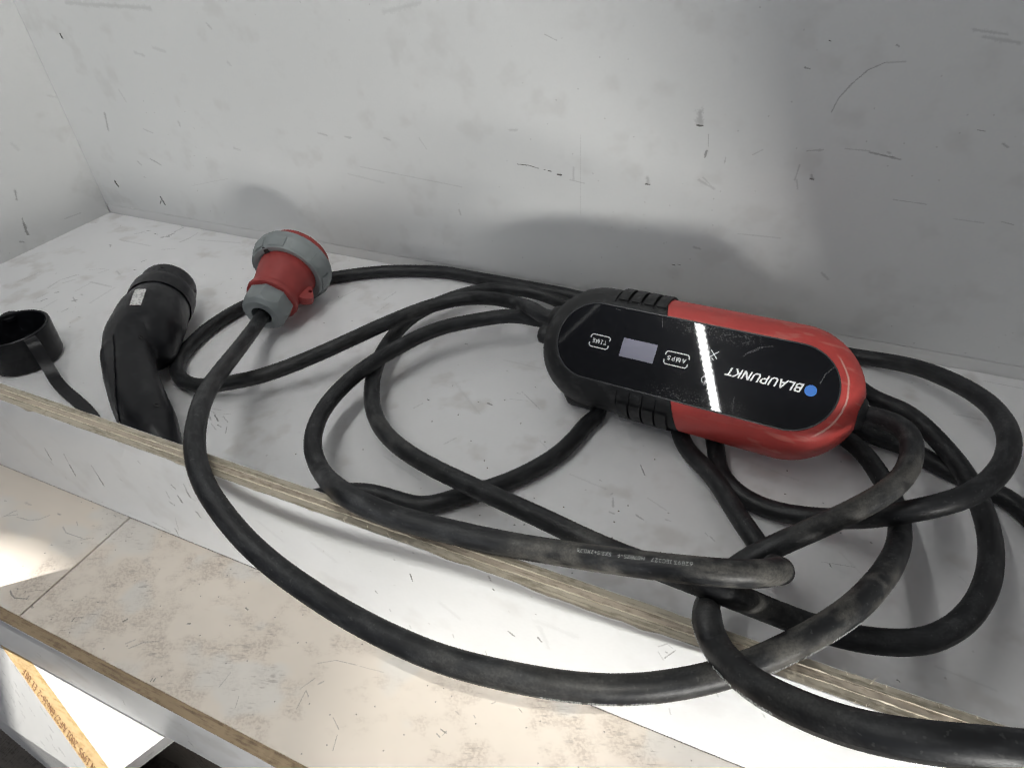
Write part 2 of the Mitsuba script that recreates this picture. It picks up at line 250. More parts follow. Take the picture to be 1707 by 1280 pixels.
mat('stamp_ink', rgb=[0.30, 0.15, 0.08], rough=0.8, spec=0.1)
mat('roof_paint', rgb=[0.52, 0.52, 0.52], rough=0.6)

# ------------------------------------------------------------------ the built-in shelf bay: walls, shelf board
YB = 0.4312
def wall_sheet(x0, x1, y0, y1, z0, z1):
    return box(x0, x1, y0, y1, z0, z1)
put('back_wall', box(-0.014, 2.2, YB, YB + 0.014, 0.0142, 1.0), 'paint_back', 'white painted back wall of the shelf bay with scuffs and small chips', 'wall', kind='structure')
put('back_wall__skirting', box(0.0, 2.2, YB + 0.0004, YB + 0.014, -0.002, 0.0136), 'paint_plain')
put('side_wall', box(-0.016, -0.0002, 0.0, YB - 0.0004, -0.10, 1.0), 'paint_side', 'white painted side wall at the left end of the shelf', 'wall', kind='structure')
put('shelf_floor', box(0.0, 2.2, 0.0157, YB - 0.0006, -0.018, 0.0), 'paint_shelf', 'white painted shelf board with black scuffs and dirt', 'shelf', kind='structure')
put('unseen_divider', trimesh.convex.convex_hull(np.array([(x, y, z) for x in (1.27, 1.286) for y, z in ((YB - 0.0006, 0.0004), (YB - 0.0006, 0.60), (0.082, 0.0004), (-0.41, 0.60))])), 'paint_plain', 'unseen white dividing panel out of view at the right, shaped to shade the right part of the back wall', 'wall', kind='structure')  # out of view, front edge slanted to shape the shadow on the wall

# front lip: a plywood board on edge, its five plies visible on the sawn top
X0, X1, NX = -0.016, 1.52, 768
xs = np.linspace(X0, X1, NX + 1)
def ragged(seed, amp, freq):
    p = np.stack([xs * freq, xs * 0 + seed, xs * 0], 1)
    return amp * (meshkit.fbm(p, 4, seed) - 0.5)
def rib(y0, y1, z0, top0, top1):
    """board along x with an uneven sawn top (top0 at y0, top1 at y1)"""
    n = len(xs)
    V = np.concatenate([np.stack([xs, xs * 0 + y0, xs * 0 + z0], 1), np.stack([xs, xs * 0 + y0, top0], 1),
                        np.stack([xs, xs * 0 + y1, top1], 1), np.stack([xs, xs * 0 + y1, xs * 0 + z0], 1)])
    i = np.arange(4 * n).reshape(4, n)
    q = [np.stack([i[k, :-1], i[k, 1:], i[k + 1, 1:], i[k + 1, :-1]], -1) for k in range(3)]
    q = np.concatenate(q)[:, ::-1]
    f = np.vstack([q[:, [0, 1, 2]], q[:, [0, 2, 3]]])
    for e in (0, n - 1):
        f = np.vstack([f, [[i[0, e], i[1, e], i[2, e]], [i[0, e], i[2, e], i[3, e]]]])
    return trimesh.Trimesh(V, f, process=False)
LIP_T = 0.080
labels['front_lip'] = {'label': 'white painted plywood board on edge along the shelf front, with bare layered top edge', 'category': 'board'}
edges = [0.0004, 0.0052, 0.0058, 0.0098, 0.0104, 0.0150]
for k in range(5):
    name = 'ply_pale' if k % 2 else ('ply_mid' if k == 2 else 'ply_brown')
    lift = -0.0001 if k % 2 else -0.0004
    a = LIP_T + lift + ragged(11 + k, 0.0012, 90) + ragged(31 + k, 0.0006, 420)
    b = LIP_T + lift + ragged(51 + k, 0.0012, 90) + ragged(71 + k, 0.0006, 420)
    put('front_lip__ply', rib(edges[k], edges[k + 1], -0.0276, a, b), name)
chip = np.minimum(0, ragged(5, 0.010, 34) + 0.0012) + ragged(6, 0.0007, 300)
chip = np.maximum(chip, -0.0045)
put('front_lip__paint', rib(-0.0002, 0.0003, -0.0276, LIP_T - 0.0006 + chip, LIP_T - 0.0006 + chip), 'paint_lip', label='white painted outer face with torn upper edge')
chip2 = np.minimum(0, ragged(8, 0.006, 40) + 0.001) + ragged(9, 0.0006, 300)
put('front_lip__paint', rib(0.0151, 0.0155, 0.0003, LIP_T - 0.0008 + chip2, LIP_T - 0.0008 + chip2), 'paint_lip')
# splinters standing on the sawn edge
sp = []
for x in np.r_[rng.uniform(0.78, 0.83, 9), rng.uniform(1.0, 1.16, 30), rng.uniform(0.3, 1.1, 18)]:
    y = rng.choice([0.0006, 0.0145]) + rng.normal(0, 0.0006)
    L = rng.uniform(0.0015, 0.0045); d = rng.normal(0, 1, 3); d[2] = abs(d[2]) + 0.5; d /= np.linalg.norm(d)
    c = trimesh.creation.cone(0.00022, L, sections=4)
    sp.append(place(c, (x, y, LIP_T - 0.0003), frame_from(d, (1, 0.2, 0))))
put('front_lip__splinter', trimesh.util.concatenate(sp), 'ply_pale', kind='stuff')

# ledge in front: two top boards with a joint, a thin front board with a raw top edge
ZL = -0.0284
labels['ledge'] = {'label': 'low plywood ledge before the shelf, dirty beige top and brown raw edge', 'category': 'ledge'}
put('ledge__top_board', box(-0.30, 0.5240, -0.1031, -0.0003, ZL - 0.012, ZL + 0.0003), 'paint_ledge', label='cleaner top board left of the joint')
put('ledge__top_board', box(0.5252, 1.52, -0.1031, -0.0003, ZL - 0.012, ZL), 'paint_ledge', label='stained top board right of the joint')
a = ZL - 0.0003 + ragged(91, 0.0012, 60) + ragged(92, 0.0005, 400)
b = ZL - 0.0003 + ragged(93, 0.0012, 60) + ragged(94, 0.0005, 400)
fl = rib(-0.1107, -0.1033, -0.1078, a, b)
put('ledge__front_board', fl, 'ledge_edge', label='brown raw edge of the front board')
c = ZL - 0.0006 + np.minimum(0, ragged(95, 0.005, 40) + 0.0008)
put('ledge__front_face', rib(-0.1111, -0.1108, -0.1078, c, c), 'paint_face', label='white painted front face under the raw edge')

# loose plywood step, turned a little, pushed up to the ledge
def prism(pts_top, pts_bottom):
    n = len(pts_top)
    V = np.array(list(pts_top) + list(pts_bottom), float)
    return trimesh.convex.convex_hull(V)
labels['loose_step'] = {'label': 'sunlit white plywood step lying askew below the ledge, with printed yellow edge', 'category': 'step'}
ST = -0.120
A = np.array([0.4732, -0.1082, ST]); B = np.array([0.6139, -0.1433, ST])
d = (B - A) / np.linalg.norm(B - A)
A2, B2 = A - d * 0.16, B + d * 0.008
C = np.array([0.6359, -0.1091, ST])
C2 = C + (C - B2) * 0.9
D2 = A2 + np.array([0.01, 0.06, 0])
down = np.array([0, 0, -0.0125])
put('loose_step__top_panel', prism([A2, B2, C2, D2], [A2 + down, B2 + down, C2 + down, D2 + down]), 'paint_offcut')
nrm = np.array([-d[1], d[0], 0.0])
u0, u1 = B2 - d * 0.13 + nrm * 0.012, C2 - d * 0.13
put('loose_step__end_panel', prism([u0 + down, u1 + down, u1 + down - d * 0.012, u0 + down - d * 0.012], [q_ * (1, 1, 0) + (0, 0, -0.2998) for q_ in (u0, u1, u1 - d * 0.012, u0 - d * 0.012)]), 'paint_offcut')
# sawn bevelled edge strip along the panel
EM = np.array([0.5110, -0.1292, -0.1296])
e = d
E0, E1 = EM - d * 0.0895, EM + d * 0.0895
E0b, E1b = EM - d * 0.24, EM + d * 0.110
P0, P1 = A2 - np.array([0, 0.0002, 0.0002]), B2 - np.array([0, 0.0002, 0.0002])
inn = np.array([0.0015, 0.008, -0.004])
put('loose_step__raw_edge', prism([P0, P1, P1 + inn, P0 + inn], [E0b, E1b, E1b + inn, E0b + inn]), 'raw_edge', label='yellow raw plywood edge printed with brown lettering')
K0, K1 = np.array([0.388, -0.148, -0.30]), np.array([0.536, -0.160, -0.30])
k = (K1 - K0) / np.linalg.norm(K1 - K0)
K0b, K1b = K0 - k * 0.15, K1 + k * 0.10
q = np.array([0.0, 0.0006, -0.0008]); back = np.array([0.004, 0.012, -0.003])
put('loose_step__side_panel', prism([E0b + q, E1b + q, E1b + q + back, E0b + q + back], [K0b, K1b, K1b + back, K0b + back]), 'paint_offcut', label='white side panel of the step in shade')
# printed line on the raw edge
ex = e
en = np.cross((P1 - P0) / np.linalg.norm(P1 - P0), (E0b - P0)); en /= np.linalg.norm(en)
if en[2] < 0: en = -en
ey = np.cross(en, ex)
M_edge = np.stack([ex, ey, en], 1)
if ey @ (P0 - E0b) > 0:                                            # the print stands head down on this edge
    M_edge = np.stack([-ex, -ey, en], 1)
def stamp(text, s, h):
    m = meshkit.text_mesh(text, h, 0.0002)
    o = E1 + e * s + (0.0064 * ey if ey @ (P0 - E0b) > 0 else -0.0064 * ey) + en * 0.0003
    put('loose_step__lettering', place(m, o, M_edge), 'stamp_ink')
stamp('EN 1995  2001 A/F27 EN636-2  E1  US F', 0.004, 0.0050)
# unseen plate, shaped for its shadow, on an added rod: its edges shade the front corner of the ledge from the sun
labels['unseen_shadow_plate'] = {'label': 'unseen thin three-cornered plate out of view, shaped to shade the front corner of the ledge', 'category': 'bracket'}
tri_ = [np.array(v) + 0.56 * (SUN_FROM - np.array(v)) for v in ((0.462, -0.1125, -0.028), (0.720, 0.124, -0.028), (0.950, -0.1125, -0.028))]
put('unseen_shadow_plate__plate', prism(tri_, [v + (0, 0, 0.003) for v in tri_]), 'roof_paint')
rod_ = trimesh.creation.cylinder(0.004, 0.560, sections=12); rod_.apply_translation((tri_[2][0] - 0.012, tri_[2][1] + 0.006, 0.733))
put('unseen_shadow_plate__rod', rod_, 'roof_paint')  # rod added only to hold the unseen plate
# a case unseen behind the camera, placed for its shadow: it keeps the low lamp off the left part of the front boards
labels['unseen_blocker'] = {'label': 'unseen dark case standing in the door opening in front of the ledge', 'category': 'case'}
put('unseen_blocker__body', trimesh.convex.convex_hull(np.array([(x, y, z) for x in (0.60, 1.20) for y in (-0.56, -0.43) for z in (-0.299, 0.115)])), 'black_plastic')
put('unseen_blocker__upper_block', trimesh.convex.convex_hull(np.array([(x, y, z) for x in (0.596, 1.204) for y in (-0.564, -0.426) for z in (0.1155, 0.15)])), 'black_plastic')
# dark boards of the vehicle floor
for j in range(7):
    y0 = -0.62 + j * 0.085
    put('vehicle_floor__plank' , box(-0.5, 1.9, y0, y0 + 0.0825, -0.316, -0.300), 'floor_board')
put('vehicle_floor', box(-0.5, 1.9, -0.65, 0.45, -0.330, -0.3165), 'floor_board', 'dark wooden floor boards below the ledge', 'floor', kind='structure')
put('ledge__base_board', box(-0.3, 1.52, -0.095, -0.090, -0.2995, -0.045), 'floor_board')

# unseen roof with the LED strip
put('unseen_roof', box(-0.4, 2.2, -1.3, YB, 1.014, 1.03), 'roof_paint', 'unseen grey roof panel above the shelf bay, out of view', 'roof', kind='structure')  # out of view, its pale paint sends light back down
mat('led_white', rgb=[0.8, 0.8, 0.8], rough=0.4)
labels['led_strip'] = {'label': 'lit LED strip running across the roof panel', 'category': 'lamp'}
LROT = np.array([[0.99040, -0.13823, 0], [0.13823, 0.99040, 0], [0, 0, 1.0]])          # the strip runs a little askew
led = lambda m: place(m, (0.5700, -0.27, 0.0), LROT)
put('led_strip__channel', led(box(-0.0125, 0.0125, -0.45, 0.57, 1.004, 1.0135)), 'roof_paint')
lens = []
for j in range(58):
    q_ = trimesh.creation.icosphere(2, 1.0); q_.apply_scale((0.0098, 0.0060, 0.004)); q_.apply_translation((0, -0.435 + j * 0.0172, 1.0015))
    lens.append(q_)
scene['led_strip__diode'] = mikit.ply(led(trimesh.util.concatenate(lens)), 'led_white', smooth=True, emitter={'type': 'area', 'radiance': {'type': 'rgb', 'value': LED_RGB}})
labels['led_strip__diode'] = {'kind': 'stuff'}
scene['led_strip__diffuser'] = mikit.ply(led(box(-0.0098, 0.0098, -0.445, 0.56, 1.0025, 1.0039)), 'led_white', emitter={'type': 'area', 'radiance': {'type': 'rgb', 'value': [x * 0.13 for x in LED_RGB]}})

# ------------------------------------------------------------------ materials of the charger
CP = np.array([0.9415, 0.2418, 0.0802])
CMAT = np.array([[0.99065, 0.04673, -0.1282], [-0.12306, 0.71197, -0.69134], [0.05897, 0.70065, 0.71107]])
def loc(p):
    q = [p[k] - float(CP[k]) for k in range(3)]
    return [q[0] * float(CMAT[0, k]) + q[1] * float(CMAT[1, k]) + q[2] * float(CMAT[2, k]) for k in range(3)]
def cable_skin(zones):
    """black rubber with fine lengthwise wiping marks; zones: (from, to, strength) lengths of cable that were dragged through dust"""
    def fn(p, n, uv):
        s, v = uv[0], uv[1]
        x, y, z = p[0], p[1], p[2]
        c = mi.Color3f(0.0095, 0.0100, 0.0112)
        st = mikit.fbm(s * 70, v * 10, 1.0, 4)
        fine = mikit.fbm(x * 1100, y * 1100, z * 1100, 3)
        blot = mikit.fbm(x * 120, y * 120, z * 120, 4)
        c = mikit.mix(c, mi.Color3f(0.036, 0.038, 0.040), 0.7 * mikit.smoothstep(0.34, 0.80, st) * (0.5 + 0.5 * mikit.smoothstep(0.25, 0.75, fine)))
        c = mikit.mix(c, mi.Color3f(0.050, 0.051, 0.052), 0.4 * mikit.smoothstep(0.54, 0.80, blot) * (0.5 + 0.5 * mikit.smoothstep(0.3, 0.75, fine)))
        m = mi.Float(0)
        for s0, s1, k in zones:
            m = dr.maximum(m, k * mikit.smoothstep(s0 - 0.02, s0 + 0.02, s) * (1 - mikit.smoothstep(s1 - 0.02, s1 + 0.02, s)))
        d = m * mikit.smoothstep(0.38, 0.66, 0.6 * mikit.fbm(s * 45, v * 5, 6.0, 4) + 0.4 * blot) * (0.55 + 0.45 * mikit.smoothstep(0.2, 0.75, fine))
        c = mikit.mix(c, mi.Color3f(0.125, 0.119, 0.106), d)
        fleck = mikit.smoothstep(0.74, 0.82, mikit.fbm(x * 520, y * 520, z * 520, 2))
        return mikit.mix(c, mi.Color3f(0.22, 0.22, 0.21), 0.10 * fleck)
    return fn
rubber_bump = lambda p, n, uv: 0.00006 * mikit.fbm(p[0] * 900, p[1] * 900, p[2] * 900, 2)
mat('rubber_supply', cable_skin([(0.69, 0.83, 0.65), (0.55, 0.68, 0.2), (2.60, 2.85, 0.12)]), rough=0.46, spec=0.3, bump=rubber_bump)
mat('rubber_charge', cable_skin([(0.08, 0.19, 0.42), (0.33, 0.46, 0.15), (1.98, 2.16, 0.45), (3.50, 3.66, 0.75), (1.76, 1.86, 0.2)]), rough=0.46, spec=0.3, bump=rubber_bump)
mat('cable_print', rgb=[0.42, 0.43, 0.42], rough=0.7, spec=0.2)
def black_fn(p, n, uv):
    g = mikit.fbm(p[0] * 70, p[1] * 70, p[2] * 70, 4)
    return mikit.mix(mi.Color3f(0.0060, 0.0063, 0.0080), mi.Color3f(0.019, 0.020, 0.022), mikit.smoothstep(0.45, 0.8, g) * 0.5)
mat('black_plastic', black_fn, rough=0.34, spec=0.24, bump=lambda p, n, uv: 0.00004 * mikit.fbm(p[0] * 1800, p[1] * 1800, p[2] * 1800, 2))
def casing_fn(p, n, uv):
    g = mikit.fbm(p[0] * 90, p[1] * 90, p[2] * 90, 4)
    return mikit.mix(mi.Color3f(0.0125, 0.013, 0.014), mi.Color3f(0.046, 0.046, 0.047), mikit.smoothstep(0.5, 0.85, g) * 0.6)
mat('casing_black', casing_fn, rough=0.5, spec=0.3, bump=lambda p, n, uv: 0.00006 * mikit.fbm(p[0] * 1800, p[1] * 1800, p[2] * 1800, 2))
def red_fn(p, n, uv):
    x, y, z = loc(p)
    g = mikit.fbm(p[0] * 60, p[1] * 60, p[2] * 60, 4)
    f = mikit.fbm(p[0] * 900, p[1] * 900, p[2] * 900, 2)
    c = mi.Color3f(0.47, 0.058, 0.05) * (0.88 + 0.2 * g) * (0.95 + 0.1 * f)
    # scuffed line round the right end, where the bezel turns into the side
    r = dr.sqrt(dr.square(x - 0.0785) + dr.square(y))
    ang = dr.atan2(y, x - 0.0785)
    j = mikit.fbm(ang * 6, 0.0, 1.0, 3)
    line = (1 - mikit.smoothstep(0.0002, 0.0010, dr.abs(r - 0.0418 - 0.0012 * (j - 0.5)))) * mikit.smoothstep(-0.95, -0.7, ang) * (1 - mikit.smoothstep(0.65, 0.9, ang))
    c = mikit.mix(c, mi.Color3f(0.62, 0.42, 0.36), 0.8 * line * (0.5 + 0.5 * j) * dr.select(x > 0.0785, 1.0, 0.0))
    scuff = mikit.smoothstep(0.58, 0.75, mikit.fbm(x * 60, y * 260, 2.0, 3)) * dr.select(x > 0.06, 1.0, 0.25)
    return mikit.mix(c, mi.Color3f(0.55, 0.24, 0.2), 0.3 * scuff)
mat('casing_red', red_fn, rough=0.42, spec=0.5, bump=lambda p, n, uv: 0.00005 * mikit.fbm(p[0] * 1800, p[1] * 1800, p[2] * 1800, 2))
SCR = [(-.0285, .031, -.026, .0235, 4), (.000, .031, .001, .027, 3), (-.004, .030, -.003, .0265, 3), (.007, .029, .0085, .026, 3), (.012, .0285, .013, .025, 4), (.0215, .0265, .023, .0235, 3), (.030, .0245, .0335, .0225, 3), (.043, .016, .053, .0245, 4), (.046, .0175, .056, .0255, 3), (.053, .0245, .062, .027, 3), (.0425, .0145, .045, .0165, 4), (.0445, -.018, .0462, -.030, 4), (.022, -.029, .024, -.024, 4), (.026, -.03, .0285, -.0255, 4), (.0345, -.029, .037, -.025, 4), (.0385, -.030, .041, -.028, 3), (.017, -.0275, .0195, -.0265, 4), (.102, .014, .1075, .0225, 5), (.1005, .007, .1025, .015, 5), (.039, .024, .044, .0265, 3), (-.070, .031, -.066, .0305, 4)]
def glass_fn(p, n, uv):
    x, y, z = loc(p)
    e = mikit.fbm(x * 2600, y * 2600, 1.0, 2)
    m = mi.Float(0)
    for x0, y0, x1, y1, w in SCR:
        da, db = x1 - x0, y1 - y0
        t = dr.clip(((x - x0) * da + (y - y0) * db) / (da * da + db * db), 0, 1)
        d = dr.sqrt(dr.square(x - x0 - t * da) + dr.square(y - y0 - t * db))
        m = dr.maximum(m, (1 - mikit.smoothstep(w * 2e-5, w * 1e-4, d)) * mikit.smoothstep(0.35, 0.6, e))
    # rubbed spots along the two long rims near the middle
    rub = mikit.smoothstep(0.66, 0.78, mikit.fbm(x * 900 + y * 500, y * 1500 - x * 400, 4.0, 2)) * mikit.smoothstep(0.018, 0.031, dr.abs(y)) * mikit.smoothstep(-0.03, 0.0, x) * (1 - mikit.smoothstep(0.04, 0.06, x))
    m = dr.maximum(m, rub * 0.8)
    return mikit.mix(mi.Color3f(0.0045, 0.005, 0.007), mi.Color3f(0.22, 0.22, 0.22), 0.75 * m)
mat('gloss_black', glass_fn, rough=0.018, spec=0.5)
mat('gasket', rgb=[0.02, 0.022, 0.026], rough=0.35)
mat('white_print', rgb=[0.72, 0.73, 0.73], rough=0.4)
mat('blue_print', rgb=[0.035, 0.17, 0.55], rough=0.35)
mat('screen_grey', rgb=[0.19, 0.19, 0.255], rough=0.35)
def plug_red_fn(p, n, uv):
    g = mikit.fbm(p[0] * 80, p[1] * 80, p[2] * 80, 4)
    return mi.Color3f(0.29, 0.043, 0.040) * (0.75 + 0.4 * g)
mat('plug_red', plug_red_fn, rough=0.5, spec=0.4)
def plug_grey_fn(p, n, uv):
    g = mikit.fbm(p[0] * 70, p[1] * 70, p[2] * 70, 4)
    return mi.Color3f(0.19, 0.21, 0.212) * (0.85 + 0.3 * g)
mat('plug_grey', plug_grey_fn, rough=0.45, spec=0.4)
mat('dark_hole', rgb=[0.01, 0.01, 0.01], rough=0.7)
def sticker_fn(p, n, uv):
    return mikit.mix(mi.Color3f(0.62, 0.62, 0.6), mi.Color3f(0.3, 0.3, 0.3), mikit.smoothstep(0.5, 0.65, mikit.fbm(p[0] * 700, p[1] * 700, p[2] * 700, 2)))
mat('sticker_white', sticker_fn, rough=0.4)

# ------------------------------------------------------------------ the portable charger
labels['charger'] = {'label': 'portable car charger with red and black control box, coiled black cable and red plug', 'category': 'charger'}
CR = 0.0074
SUPPLY_PATH = [(4790,2569,300),(4864,2427,294),(4930,2280,299),(4997,2135,314),(5069,1994,340),(5145,1858,373),(5225,1725,411),(5307,1593,453),(5389,1463,496),(5472,1333,541),(5557,1205,587),(5643,1078,634),(5732,954,683),(5824,832,732),(5919,712,780),(6017,593,823),(6118,474,859),(6221,355,885),(6327,235,900),(6438,118,902),(6558,10,895),(6685,-83,882),(6819,-162,858),(6962,-228,824),(7109,-284,783),(7259,-331,744),(7410,-369,714),(7565,-402,694),(7722,-430,683),(7880,-456,678),(8039,-480,678),(8198,-500,684),(8357,-517,694),(8516,-530,709),(8675,-539,728),(8834,-540,749),(8992,-531,769),(9150,-513,787),(9308,-487,799),(9465,-452,806),(9618,-405,811),(9766,-345,815),(9909,-271,821),(10048,-188,833),(10181,-97,853),(10303,1,876),(10415,105,898),(10525,220,914),(10627,347,917),(10714,481,902),(10783,618,865),(10842,755,811),(10895,891,744),(10942,1027,672),(10985,1162,597),(11024,1299,522),(11058,1438,449),(11085,1580,379),(11103,1726,315),(11110,1874,258),(11102,2024,213),(11075,2180,179),(11029,2340,152),(10973,2493,128),(10907,2627,110),(10808,2732,109),(10676,2792,130),(10527,2806,170),(10371,2785,223),(10211,2750,273),(10047,2713,305),(9894,2673,305),(9778,2617,267),(9726,2532,202),(9739,2413,133),(9790,2272,87),(9833,2130,74),(9893,1994,74),(10001,1877,74),(10139,1799,76),(10292,1756,89),(10449,1735,121),(10601,1715,177),(10733,1683,260),(10837,1640,361),(10935,1601,467),(11053,1591,567),(11188,1623,644),(11317,1695,688),(11431,1801,711),(11527,1934,727),(11599,2080,733),(11649,2231,726),(11682,2386,709),(11699,2543,682),(11702,2700,647),(11692,2854,606),(11671,3006,561),(11636,3155,512),(11588,3299,461),(11528,3438,408),(11459,3573,353),(11381,3703,296),(11291,3824,238),(11186,3928,180),(11062,4005,129),(10918,4050,94),(10761,4068,77),(10602,4070,74),(10443,4073,75),(10283,4079,76),(10123,4089,78),(9964,4102,80),(9804,4118,80),(9645,4136,79),(9485,4153,77),(9326,4167,76),(9166,4176,75),(9006,4180,74),(8845,4182,74),(8685,4183,74),(8524,4186,74),(8364,4192,75),(8204,4200,75),(8044,4211,75),(7884,4222,75),(7725,4231,77),(7565,4237,76),(7404,4238,75),(7244,4238,75),(7085,4238,75),(6925,4238,75),(6764,4238,75),(6604,4238,74),(6443,4238,74),(6285,4237,76),(6130,4228,78),(5972,4200,76),(5816,4160,74),(5663,4113,75),(5513,4057,75),(5367,3991,76),(5226,3915,75),(5090,3830,75),(4959,3738,74),(4832,3639,74),(4712,3533,75),(4599,3419,76),(4498,3295,76),(4412,3160,76),(4341,3017,75),(4285,2867,75),(4241,2713,74),(4209,2555,75),(4190,2396,75),(4184,2236,75),(4196,2077,75),(4223,1919,74),(4268,1764,75),(4335,1616,76),(4432,1490,80),(4557,1394,87),(4701,1330,98),(4855,1301,114),(5014,1312,137),(5168,1354,165),(5315,1414,192),(5455,1486,216),(5587,1573,241),(5708,1675,266),(5820,1788,290),(5921,1910,311),(6015,2038,328),(6104,2171,344),(6189,2306,357),(6272,2443,370),(6357,2578,382),(6445,2713,392),(6538,2843,403),(6642,2963,416),(6763,3066,434),(6899,3147,454),(7036,3227,456),(7156,3337,417),(7265,3471,341),(7419,3511,308),(7668,3255,461),(7847,3003,612),(7906,2952,629),(7953,2933,624),(8079,2902,629),(8235,2885,628),(8269,2866,638)]
CHARGE_PATH = [(10541,2462,626),(10697,2446,631),(10840,2389,675),(10961,2294,726),(11034,2163,761),(11050,2008,775),(11032,1848,782),(10986,1694,780),(10910,1554,769),(10812,1428,749),(10702,1314,721),(10586,1210,684),(10466,1114,638),(10345,1026,580),(10227,945,507),(10122,864,415),(10046,749,355),(10010,569,429),(10005,307,699),(10012,67,980),(10026,-12,1034),(10048,-32,998),(10083,-74,987),(10142,-156,1028),(10229,-256,1105),(10335,-345,1200),(10454,-414,1295),(10580,-462,1381),(10714,-481,1453),(10863,-469,1504),(11014,-431,1523),(11162,-377,1508),(11297,-298,1475),(11413,-193,1437),(11524,-86,1394),(11648,0,1345),(11785,62,1290),(11928,109,1229),(12069,153,1162),(12205,204,1089),(12324,271,1009),(12411,365,923),(12459,486,834),(12479,620,746),(12484,759,661),(12482,899,580),(12479,1039,501),(12475,1179,424),(12464,1319,351),(12439,1458,282),(12392,1596,218),(12327,1734,163),(12258,1876,122),(12194,2023,96),(12136,2171,82),(12073,2314,79),(11988,2443,84),(11866,2542,83),(11721,2612,76),(11574,2676,74),(11431,2748,76),(11288,2823,83),(11143,2881,80),(10991,2916,77),(10853,2951,123),(10743,2978,222),(10642,2992,346),(10531,2997,460),(10403,3005,532),(10265,3022,544),(10127,3050,495),(9998,3084,403),(9876,3122,295),(9755,3164,196),(9629,3209,125),(9493,3260,86),(9349,3315,74),(9201,3374,75),(9053,3434,81),(8907,3496,93),(8761,3559,108),(8615,3622,121),(8468,3685,131),(8320,3748,135),(8171,3810,135),(8022,3868,135),(7871,3919,138),(7718,3960,146),(7560,3984,160),(7399,3987,175),(7240,3965,185),(7088,3920,194),(6945,3849,202),(6817,3753,207),(6708,3639,208),(6612,3513,207),(6523,3379,202),(6443,3237,195),(6382,3088,185),(6352,2933,176),(6350,2775,173),(6368,2615,176),(6401,2458,183),(6440,2310,187),(6486,2171,189),(6541,2035,190),(6615,1892,198),(6708,1744,215),(6811,1603,232),(6920,1476,247),(7035,1367,261),(7159,1271,274),(7295,1190,287),(7441,1122,300),(7591,1065,314),(7743,1017,329),(7896,974,345),(8051,936,362),(8206,900,378),(8362,865,394),(8518,832,410),(8674,797,427),(8830,760,445),(8984,722,462),(9138,688,473),(9291,665,475),(9449,643,482),(9612,589,541),(9776,472,691),(9928,339,865),(10074,317,883),(10230,409,738),(10398,497,596),(10565,532,536),(10724,543,529),(10877,568,529),(11025,621,519),(11162,702,502),(11279,811,488),(11375,938,473),(11453,1077,456),(11515,1223,434),(11565,1373,407),(11604,1526,376),(11633,1680,343),(11652,1836,311),(11659,1993,282),(11654,2151,258),(11634,2309,242),(11597,2465,233),(11543,2615,229),(11473,2757,229),(11390,2896,230),(11293,3033,229),(11186,3155,215),(11070,3243,191),(10935,3299,195),(10809,3318,257),(10704,3295,365),(10612,3242,495),(10521,3190,623),(10416,3171,725),(10290,3191,754),(10203,3230,676),(10157,3303,550),(10108,3394,414),(10036,3478,294),(9932,3541,211),(9799,3576,174),(9646,3584,179),(9487,3571,209),(9328,3546,248),(9172,3516,282),(9017,3485,305),(8861,3454,320),(8704,3421,327),(8547,3389,331),(8390,3357,330),(8232,3331,325),(8071,3311,315),(7908,3297,306),(7751,3276,315),(7605,3227,347),(7462,3161,362),(7319,3091,353),(7182,3010,341),(7055,2913,338),(6942,2800,340),(6846,2672,341),(6766,2535,340),(6700,2387,339),(6643,2230,341),(6595,2068,344),(6550,1912,338),(6510,1765,322),(6486,1617,306),(6486,1464,299),(6512,1308,301),(6563,1155,310),(6638,1010,329),(6731,877,353),(6825,770,365),(6916,690,360),(7072,574,423),(7363,357,651),(7672,136,913),(7843,52,996),(7950,41,986),(8047,53,955),(8153,70,928),(8268,87,912),(8388,104,900),(8510,124,889),(8636,145,879),(8767,167,873),(8906,185,877),(9052,197,896),(9205,203,928),(9361,206,966),(9518,211,1006),(9674,218,1044),(9831,233,1076),(9988,263,1093),(10144,323,1082),(10265,416,1034),(10315,510,959),(10331,560,893),(10329,581,857),(10325,666,761),(10342,951,436),(10334,1196,186),(10279,1272,175),(10207,1333,203),(10132,1432,197),(10054,1560,171),(9971,1689,157),(9882,1806,158),(9786,1921,148),(9681,2046,115),(9575,2178,86),(9485,2319,94),(9411,2464,140),(9330,2590,191),(9225,2683,218),(9093,2737,207),(8938,2750,169),(8767,2724,125),(8595,2665,92),(8457,2588,77),(8412,2522,74),(8510,2492,78),(8666,2461,83),(8727,2366,80),(8686,2214,74),(8653,2057,74),(8621,1900,74),(8573,1747,74),(8506,1601,75),(8424,1463,75),(8331,1333,74),(8227,1211,75),(8114,1096,80),(7998,985,84),(7879,878,78),(7739,806,74),(7582,786,77),(7423,779,80),(7267,756,82),(7119,697,82),(6984,608,78),(6853,512,74),(6715,431,77),(6567,377,86),(6412,346,97),(6254,331,110),(6093,326,125),(5934,328,145),(5776,339,170),(5620,360,200)]

def path(P):
    return spline(np.array(P) * 1e-4, 0.0035)
QS, SS = path(SUPPLY_PATH)
QC, SC = path(CHARGE_PATH)
(m_, uv_) = tube(QS, SS, CR)
put('charger__supply_cable', m_, 'rubber_supply', label='black rubber cable from the red plug to the black end of the control box', smooth=True, uv=uv_)
(m_, uv_) = tube(QC, SC, CR)
put('charger__charging_cable', m_, 'rubber_charge', label='black rubber cable from the red end of the control box to the black connector', smooth=True, uv=uv_)

